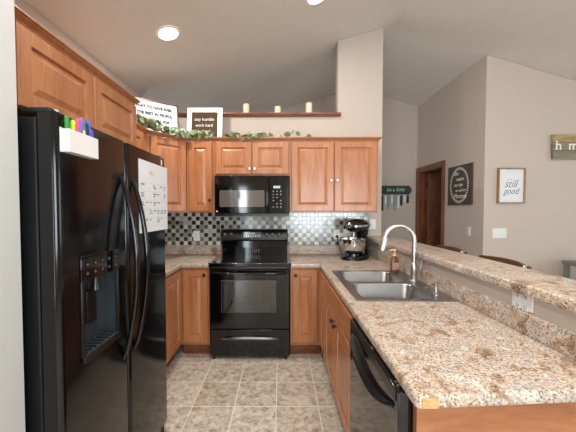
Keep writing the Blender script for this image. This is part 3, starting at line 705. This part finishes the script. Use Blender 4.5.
# soap bottle
sb = thing('soap_bottle', 'reddish-brown pump soap bottle with cream top at the back of the sink', 'bottle', (.905, 2.425, W1+.0055), rotz=PI)
bm = bmesh.new()
rr = lambda w, d, r, z: rrect(-w/2, w/2, -d/2, d/2, r, z, 4)
loft(bm, [rr(.060, .040, .014, 0), rr(.064, .044, .016, .004), rr(.064, .044, .016, .085), rr(.058, .04, .016, .108), rr(.030, .028, .012, .128), rr(.026, .026, .012, .134)])
b_ = obj('bottle_body', bm, M_amber, sb, smooth=True)
obj('bottle_label', merge(B(-.026, .026, .0222, .0232, .025, .08)), mat('soap_label', (186, 150, 140), .5, noise=.4, nscale=60), b_)
obj('pump', merge(lathe([(.016, .134), (.016, .150), (.006, .152), (.006, .172), (.014, .174), (.014, .186), (.008, .188)], 14), tube([(0, 0, .181), (.025, 0, .182), (.042, 0, .176)], [.007, .006, .005], 8)), M_pump, sb, smooth=True)

# ---------------- stand mixer ----------------
mx = thing('stand_mixer', 'black stand mixer with steel bowl in the corner of the worktop', 'mixer', (.79, 3.17, W1+.001), rotz=math.radians(-131))
mx.scale = (1.17, 1.17, 1.19)   # local +x is the nose of the mixer
bm = bmesh.new()
def foot(s, z): 
    out = []
    for i in range(32):
        a = 2*PI*i/32; x = math.cos(a); y = math.sin(a)
        out.append(Vector((.03+.165*x*s, (.115+.01*x)*y*s, z)))
    return out
loft(bm, [foot(1, 0), foot(1, .012), foot(.95, .024), foot(.8, .034)])
obj('base', bm, M_gloss, mx, smooth=True)
bm = bmesh.new()
loft(bm, [rrect(-.145, -.045, -.06, .06, .035, .03), rrect(-.14, -.055, -.048, .048, .03, .10), rrect(-.145, -.06, -.045, .045, .03, .19), rrect(-.15, -.05, -.055, .055, .03, .245)])
obj('column', bm, M_gloss, mx, smooth=True)
bm = bmesh.new(); rings = []
for x, ry, rz, zc in ((-.185, .02, .02, .29), (-.175, .045, .04, .288), (-.14, .06, .056, .285), (-.06, .066, .062, .287), (.04, .064, .060, .290), (.11, .055, .052, .293), (.145, .044, .042, .295), (.158, .028, .028, .295)):
    rings.append([Vector((x, ry*math.cos(2*PI*k/24), zc+rz*math.sin(2*PI*k/24))) for k in range(24)])
loft(bm, rings); hd = obj('motor_head', bm, M_gloss, mx, smooth=True)
bm = bmesh.new(); rings = []
for x, ry in ((-.15, .0605), (-.06, .0672), (.04, .0652), (.11, .0562), (.135, .048)):
    rings.append([Vector((x, ry*math.cos(a), .289+ry*.95*math.sin(a))) for a in (-.14, .14)])
a_ = rings
for s in (1, -1):
    q = bmesh.new(); R = [[q.verts.new((v.x, s*v.y, v.z)) for v in r] for r in rings]
    R2 = [[q.verts.new((v.x, s*(v.y-.004), v.z)) for v in r] for r in rings]
    for i in range(len(R)-1): q.faces.new((R[i][0], R[i+1][0], R[i+1][1], R[i][1])); q.faces.new((R2[i][0], R2[i][1], R2[i+1][1], R2[i+1][0]))
    bm = merge(bm, q)
obj('chrome_band', bm, M_chrome2, hd)
obj('attachment_hub', lathe([(.026, 0), (.026, .012), (.02, .018), (.004, .019)], 18, M=Matrix.Translation((.150, 0, .297)) @ Matrix.Rotation(PI/2, 4, 'Y')), M_chrome2, hd, smooth=True)
obj('speed_knob', lathe([(.008, 0), (.008, .02), (.012, .024), (.004, .03)], 12, M=Matrix.Translation((-.06, -.064, .275)) @ Matrix.Rotation(PI/2, 4, 'X')), M_matte, hd, smooth=True)
bw = obj('mixing_bowl', lathe([(.05, .035), (.052, .045), (.075, .06), (.098, .09), (.108, .13), (.111, .175), (.114, .178), (.109, .176), (.105, .13), (.094, .092), (.07, .066), (.005, .06)], 32, M=Matrix.Translation((.065, 0, 0))), M_chrome2, mx, smooth=True)
obj('bowl_handle', tube([Matrix.Translation((.065, 0, 0)) @ Matrix.Rotation(math.radians(-60), 4, 'Z') @ Vector(q) for q in ((0, .106, .16), (0, .135, .165), (0, .148, .14), (0, .140, .105), (0, .098, .095))], .006, 8), M_chrome2, bw, smooth=True)
obj('beater', merge(lathe([(.010, .17), (.010, .235)], 12, M=Matrix.Translation((.065, 0, 0))), tube([(.065, 0, .18), (.065, .045, .15), (.065, .05, .11), (.065, 0, .08), (.065, -.05, .11), (.065, -.045, .15), (.065, 0, .18)], .005, 8)), M_chrome, mx, smooth=True)

# ---------------- wall plates ----------------
def plate(label, loc, rotz, w=.072, h=.115, kind='outlet', n=1, name=None):
    t = thing('wall_outlet' if kind == 'outlet' else 'light_switch', label, 'outlet' if kind == 'outlet' else 'light switch', loc, rotz)
    obj('plate', B(-w/2, w/2, -.006, 0, -h/2, h/2), M_white, t, bevel=.002)
    for i in range(n):
        cx = (i-(n-1)/2)*.046
        if kind == 'outlet':
            for zz in (-.02, .02):
                if w > h: u, v = zz, cx
                else: u, v = cx, zz
                r = obj('receptacle', B(u-.014, u+.014, -.0085, -.006, v-.014, v+.014), M_white, t, bevel=.002)
                obj('slots', merge(B(u-.007, u-.004, -.0092, -.0084, v-.005, v+.007), B(u+.004, u+.007, -.0092, -.0084, v-.005, v+.007), B(u-.002, u+.002, -.0092, -.0084, v-.010, v-.006)), M_ink, r)
        else:
            obj('rocker', B(cx-.014, cx+.014, -.0095, -.006, -.03, .03), M_white, t, bevel=.001)
    return t
plate('white wall outlet on the mosaic tiles left of the range', (-1.0, 3.441, 1.10), 0)
plate('white wall outlet on the mosaic tiles beside the mixer, a black plug in it', (.625, 3.441, 1.115), 0)
plate('white wall plate on the painted strip right of the stand mixer', (1.04, 3.4495, 1.235), 0, kind='switch')
plate('white single switch plate on the hall wall under the dark wreath sign', (2.3495, 3.75, 1.13), -PI/2, kind='switch')
plate('wide white switch plate on the wall under the white framed print', (2.535, 3.4895, 1.126), 0, w=.165, h=.115, kind='switch', n=3)
t = plate('white double outlet plate on the half wall below the bar top', (.9995, 1.262, 1.016), -PI/2, w=.106, h=.066, n=2)
pc = thing('power_cord', 'black plug and cord running from the tile outlet to the stand mixer', 'cord', (.625, 3.432, 1.095))
obj('plug', B(-.014, .014, -.030, -.001, -.014, .014), M_cord, pc, bevel=.004)
obj('cord', tube([(0, -.028, 0), (.004, -.036, -.03), (.018, -.05, -.10), (.03, -.085, -.175), (.045, -.12, -.200), (.06, -.13, -.203)], .0035, 8), M_cord, pc, smooth=True)

# ---------------- decor over the cabinets ----------------
TOP = 2.1165
for x, h, lb in ((-.425, .125, 'tall ivory pillar candle at the left end of the wood ledge'), (-.058, .095, 'short ivory pillar candle in the middle of the wood ledge'), (.305, .135, 'tall ivory pillar candle at the right end of the wood ledge')):
    t = thing('pillar_candle', lb, 'candle', (x, 3.50, 2.5025), group='candles on the ledge')
    obj('wax', lathe([(.037, 0), (.038, .003), (.038, h-.004), (.035, h), (.012, h-.003), (.002, h-.004)], 20), M_candle, t, smooth=True)
    obj('wick', lathe([(.0015, h-.004), (.0015, h+.008)], 6), M_wick, t)
# lettered white sign over the diagonal cabinet
s1 = thing('word_sign', 'white sign with black capital letters leaning above the diagonal corner cabinet', 'sign', (-1.30, 3.03, TOP+.001), rot=(math.radians(-8), 0, math.radians(37)))
w, h = .50, .40
obj('panel', B(-w/2+.010, w/2-.010, -.006, .006, .012, h-.010), M_paper, s1)
bm = bmesh.new(); f = .012
box(bm, -w/2, w/2, -.012, .010, 0, f); box(bm, -w/2, w/2, -.012, .010, h-f, h); box(bm, -w/2, -w/2+f, -.012, .010, f, h-f); box(bm, w/2-f, w/2, -.012, .010, f, h-f)
obj('frame', bm, M_doorw, s1)
for i, s in enumerate(('WHAT TO HAVE EVER', '& THE BEST IN PEOPLE,', 'BE FORGIVEN, FOR', 'BEST', 'GIVING MORE')):
    text('lettering', s, .040, M_ink2, s1, (0, -.0075, h-.075-i*.068), FRONT, bold=.0022, sx=.92)
s2 = thing('word_sign', 'square white framed brown sign lettered stay humble work hard be kind', 'sign', (-.855, 3.26, TOP+.001), rot=(math.radians(-7), 0, 0))
w, h = .385, .405
bm = bmesh.new(); f = .05
box(bm, -w/2, w/2, -.012, .012, 0, f); box(bm, -w/2, w/2, -.012, .012, h-f, h); box(bm, -w/2, -w/2+f, -.012, .012, f, h-f); box(bm, w/2-f, w/2, -.012, .012, f, h-f)
obj('frame', bm, M_white, s2)
bm = bmesh.new(); f = .045
box(bm, -w/2+f, w/2-f, -.004, .006, f, h-f); obj('panel', bm, M_brown, s2)
for i, s in enumerate(('stay humble', 'work hard', 'be kind')): text('lettering', s, .047, M_chalk, s2, (-.005, -.006, h-.13-i*.068), FRONT, bold=0, sx=.95)
def garland(label, path, n, seed, spread=.045, big=.022):
    rnd = random.Random(seed); P = [Vector(p) for p in path]
    t = thing('eucalyptus_garland', label, 'garland', P[0])
    o0 = P[0].copy()
    obj('vine', tube([p-o0 for p in P], .003, 6), M_stem, t)
    bms = [bmesh.new(), bmesh.new()]
    for i in range(n):
        u = rnd.random()*(len(P)-1); k = int(u); p = P[k].lerp(P[min(k+1, len(P)-1)], u-k) - o0
        c = p + Vector((rnd.uniform(-spread, spread), rnd.uniform(-spread, spread)*.7, rnd.uniform(.0, spread*1.3)))
        r = rnd.uniform(big*.55, big*1.1); R = Matrix.Rotation(rnd.uniform(0, 6.28), 4, 'Z') @ Matrix.Rotation(rnd.uniform(.2, 2.2), 4, 'X') @ Matrix.Rotation(rnd.uniform(-.5, .5), 4, 'Y')
        bm = bms[0 if rnd.random() < .72 else 1]
        ring = []; 
        for a in range(8):
            th = 2*PI*a/8; ring.append(c + R @ Vector((r*math.cos(th)*1.25, r*math.sin(th), -.25*r*math.sin(th)**2)))
        up = R @ Vector((0, 0, .0012))
        va = [bm.verts.new(q) for q in ring]; vb = [bm.verts.new(q+up) for q in ring]
        bm.faces.new(va[::-1]); bm.faces.new(vb)
        for a in range(8): bm.faces.new((va[a], va[(a+1) % 8], vb[(a+1) % 8], vb[a]))
    for bm, m, nm in ((bms[0], M_leaf, 'leaves'), (bms[1], M_leaf2, 'pale_leaves')):
        o = obj(nm, bm, m, t); o['kind'] = 'stuff'
g0 = TOP+.044
garland('leafy eucalyptus garland trailing in front of the white and brown signs', [(-1.31, 2.70, g0+.02), (-1.28, 2.80, g0+.04), (-1.25, 2.86, g0+.02), (-1.16, 2.94, g0), (-1.06, 3.04, g0-.01), (-.97, 3.11, g0-.01), (-.86, 3.12, g0-.01), (-.74, 3.13, g0-.02)], 130, 3, .045, .034)
garland('sparse eucalyptus garland on top of the short cabinet over the microwave', [(-.56, 3.13, g0-.02), (-.5, 3.13, g0-.02), (-.40, 3.12, g0-.02), (-.28, 3.12, g0-.02), (-.22, 3.12, g0-.02), (-.10, 3.15, g0-.02), (.10, 3.18, g0), (.34, 3.2, g0-.01)], 62, 5, .042, .032)

# ---------------- wall decor ----------------
# dark sign with painted wreath, hall side wall
ws = thing('wreath_sign', 'dark charcoal square sign with white wreath and lettering by the hall door', 'sign', (2.349, 3.945, 1.725), -PI/2)
w, h = .52, .52
obj('board', B(-w/2, w/2, -.02, 0, -h/2, h/2), M_char, ws, bevel=.002)
bm = bmesh.new()
for i in range(46):
    a = 2*PI*i/46; r = .220; c = Vector((r*.86*math.cos(a), -.0206, r*math.sin(a)))
    for s in (-1, 1):
        dd_ = a + PI/2 + s*.75; l = .03
        p0, p1 = c, c + Vector((l*math.cos(dd_), 0, l*math.sin(dd_))); n_ = Vector((-math.sin(dd_), 0, math.cos(dd_)))*.0055; mid = (p0+p1)/2
        vs = [bm.verts.new(q) for q in (p0, mid+n_, p1, mid-n_)]; bm.faces.new(vs)
    a2 = 2*PI*(i+1)/46; c2 = Vector((r*.86*math.cos(a2), -.0206, r*math.sin(a2))); nn = Vector((math.cos(a), 0, math.sin(a)))*.0025
    bm.faces.new([bm.verts.new(q) for q in (c-nn, c2-nn, c2+nn, c+nn)])
obj('wreath_print', bm, M_chalk, ws)
for i, (s, sz, dx) in enumerate((('She', .075, -.07), ('makes', .065, .02), ('our day', .06, -.02), ('we call her', .05, .03), ('Mommy', .085, .02))):
    text('lettering', s, sz, M_chalk, ws, (dx, -.0206, .155-i*.075), FRONT, shear=.3, bold=0)
# framed print on living wall
fp = thing('framed_print', 'white print with black script in a thin light wood frame', 'picture', (2.65, 3.489, 1.68))
w, h = .315, .41; bm = bmesh.new(); f = .014
box(bm, -w/2, w/2, -.03, 0, -h/2, -h/2+f); box(bm, -w/2, w/2, -.03, 0, h/2-f, h/2); box(bm, -w/2, -w/2+f, -.03, 0, -h/2+f, h/2-f); box(bm, w/2-f, w/2, -.03, 0, -h/2+f, h/2-f)
obj('frame', bm, M_frameb, fp)
obj('paper', B(-w/2+f, w/2-f, -.012, -.001, -h/2+f, h/2-f), M_paper, fp)
text('lettering', 'it is', .045, M_key, fp, (-.02, -.0126, .075), FRONT, shear=.3)
text('lettering', 'still', .13, M_ink2, fp, (-.005, -.0126, .02), FRONT, shear=.4, bold=-.0015, sx=.8)
text('lettering', 'good', .105, M_ink2, fp, (0, -.0126, -.065), FRONT, shear=.4, bold=-.0012, sx=.8)
# home plank sign
hs = thing('plank_sign', 'weathered wood plank sign with white letters h and m high on the living room wall', 'sign', (3.10, 3.489, 1.985))
bm = bmesh.new(); box(bm, 0, .62, -.035, -.01, .19, .28); obj('top_plank', bm, M_barn, hs)
obj('plank', B(0, .60, -.035, -.01, .095, .186), M_barng, hs); obj('plank', B(.005, .62, -.035, -.01, 0, .091), M_barng, hs)
obj('batten', merge(B(.05, .08, -.0098, 0, .02, .26), B(.52, .55, -.0098, 0, .02, .26)), M_barng, hs)
for s, x in (('h', .065), ('m', .235), ('e', .40)): text('letter', s, .15, M_chalk, hs, (x, -.0365, .15), FRONT, bold=.002)
# medal rack in the hall
mr = thing('hanging_rack', 'dark board with mint script on the hall wall beside the column', 'rack', (1.71, 5.199, 1.67))
bm = wallpoly([(0, 0), (.50, 0), (.54, .05), (.54, .10), (.50, .15), (0, .15)], -.02, 0); obj('board', bm, M_rackwood, mr)
text('lettering', 'be a light', .085, M_mint, mr, (.26, -.0206, .078), FRONT, shear=.25, bold=.002)
for k in range(9): obj('hook', tube([(.03+k*.055, -.018, .02), (.03+k*.055, -.035, .005), (.03+k*.055, -.04, -.012), (.03+k*.055, -.030, -.02)], .003, 6), M_knob, mr)
cols = [(M_matte, .27, 'black'), (M_paper, .15, 'white'), (M_teal, .24, 'teal'), (M_paper, .14, 'white'), (M_teal, .26, 'pale teal'), (M_paper, .22, 'white'), (M_matte, .18, 'black'), (M_paper, .12, 'short white'), (M_matte, .14, 'black')]
lab = ['long black strip hanging at the far left of the hall rack', 'white strip hanging second from the left on the hall rack', 'teal patterned strip hanging third from the left on the hall rack', 'white strip hanging between the two teal strips on the hall rack',
       'long pale teal strip hanging in the middle of the hall rack', 'long white strip hanging right of the pale teal strip on the hall rack', 'black strip hanging between the two right white strips on the hall rack', 'short white strip hanging second from the right on the hall rack', 'black strip hanging at the far right of the hall rack']
for k, (m, l, n_) in enumerate(cols):
    t = thing('hanging_strip', lab[k], 'strip', (1.74+k*.055, 5.164, 1.655), group='strips on the hall rack')
    obj('band', B(-.017, .017, -.003, .003, -l, -.004), m, t)
    obj('loop', tube(arc((0, 0, .002), .006, 0, 300, 8, ax=(0, 1, 0)), .0012, 5), M_chrome, t)

# ---------------- bar stools, table, chair beyond the bar ----------------
def stool(label, y):
    t = thing('bar_stool', label, 'bar stool', (1.36, y, -.03), group='wooden bar stools behind the bar')
    obj('seat', lathe([(.19, .70), (.205, .71), (.205, .735), (.19, .745), (.05, .738), (.003, .737)], 28), M_stool, t, smooth=True)
    for sx_ in (-1, 1):
        for sy_ in (-1, 1):
            obj('leg', tube([(sx_*.13, sy_*.13, .705), (sx_*.19, sy_*.19, .012)], [.017, .014], 10), M_stool, t, smooth=True)
    obj('footrest', tube([(-.165, -.165, .28), (.165, -.165, .28), (.165, .165, .28), (-.165, .165, .28), (-.165, -.165, .28)], .010, 8), M_stool, t)
    for s in (-1, 1): obj('back_post', tube([(.15, s*.13, .73), (.19, s*.17, .92), (.20, s*.195, 1.07)], .012, 10), M_stool, t, smooth=True)
    # curved crest rail, concave to the seat
    bm = bmesh.new(); rings = []
    for i in range(15):
        a = -1+i/7; y_ = a*.205; x_ = .215 - .06*a*a
        rings.append([Vector((x_-.011, y_, 1.045)), Vector((x_+.011, y_, 1.045)), Vector((x_+.011, y_, 1.083+.004*(1-a*a))), Vector((x_-.011, y_, 1.083+.004*(1-a*a)))])
    loft(bm, rings); cr = obj('crest_rail', bm, M_stool, t, bevel=.004)
    obj('end_cap', lathe([(.010, 0), (.012, .006), (.006, .012)], 12, M=Matrix.Translation((.155, -.206, 1.068)) @ Matrix.Rotation(PI/2, 4, 'X')), M_chrome, cr, smooth=True)
    for k in range(4): obj('spindle', tube([(.165+.0*k, -.09+k*.06, .74), (.195, -.10+k*.067, 1.05)], .007, 8), M_stool, t, smooth=True)
    return t
stool('wooden bar stool farther along the bar, its crest rail showing near the hall door', 2.74)
stool('wooden bar stool nearer the camera, its crest rail showing below the wide switch plate', 2.095)
tb = thing('side_table', 'grey counter-height table at the right edge past the bar', 'table', (3.39, 3.10, 0))
obj('tabletop', B(-.30, .50, -.20, .20, .80, .842), M_greyt, tb, bevel=.004)
for sx_, sy_ in ((-.27, -.17), (.47, -.17), (-.27, .17), (.47, .17)): obj('leg', B(sx_-.02, sx_+.02, sy_-.02, sy_+.02, 0, .80), M_greyt, tb)
ch = thing('upholstered_chair', 'cream upholstered counter chair with a rounded back at the right edge', 'chair', (2.92, 2.55, 0))
obj('seat', B(-.2, .2, -.2, .2, .58, .66), M_cream, ch, bevel=.03, seg=4)
bm = bmesh.new(); loft(bm, [[Vector((p.x, y, p.y)) for p in rrect(-.20, .20, .62, .93, .07, 0, 6)] for y in (-.23, -.17)]); obj('backrest', bm, M_cream, ch, bevel=.02, seg=3)
for sx_, sy_ in ((-.17, -.17), (.17, -.17), (-.17, .17), (.17, .17)): obj('leg', B(sx_-.018, sx_+.018, sy_-.018, sy_+.018, 0, .58), M_stool, ch)

# ---------------- recessed lights ----------------
sl = -math.atan(.275)
for x, y, pw, lb in ((-.97, 2.55, 12, 'lit recessed ceiling light above the corner cabinets'), (.288, 2.62, 5, 'lit recessed ceiling light at the top edge, nearer the column'), (-.2, .75, 16, 'added unseen recessed fill light over the aisle by the fridge'),
        (.75, .3, 14, 'added unseen recessed fill light over the near end of the peninsula'), (-.3, -1.2, 12, 'added unseen recessed fill light farthest back, behind the kitchen')):  # aisle, peninsula and rear lamps are added out of view to brighten the kitchen
    t = thing('ceiling_light', lb, 'ceiling light', (x, y, cz(x)-.001), rot=(0, sl, 0), group='recessed ceiling lights')
    obj('trim_ring', lathe([(.098, 0), (.096, -.006), (.080, -.008), (.078, -.003)], 32, cap0=False, cap1=False), M_trimwhite, t, smooth=True)
    obj('lens', lathe([(.079, -.003), (.06, -.006), (.002, -.007)], 32), M_lamp, t, smooth=True)
    l = bpy.data.lights.new('lamp', 'AREA'); l.shape = 'DISK'; l.size = .14; l.energy = pw; l.color = (1, .95, .90)
    lo = bpy.data.objects.new('lamp', l); C.objects.link(lo); lo.parent = t; lo.location = (0, 0, -.012)

# ---------------- the floor lies 3 cm lower than the plinths were drawn: stretch the plinth zone, then lift all ----------------
DROP = .03
bpy.context.view_layer.update()
done = set()
for o in list(bpy.data.objects):
    if o.type != 'MESH' or o.data.name in done: continue
    done.add(o.data.name); mw_ = o.matrix_world; inv = mw_.inverted(); low = False
    for v in o.data.vertices:
        w_ = mw_ @ v.co
        if w_.z < .12:
            w_.z -= DROP*min(1, (.12-w_.z)/.12); v.co = inv @ w_
for o in list(bpy.data.objects):
    if o.parent is None: o.location.z += DROP
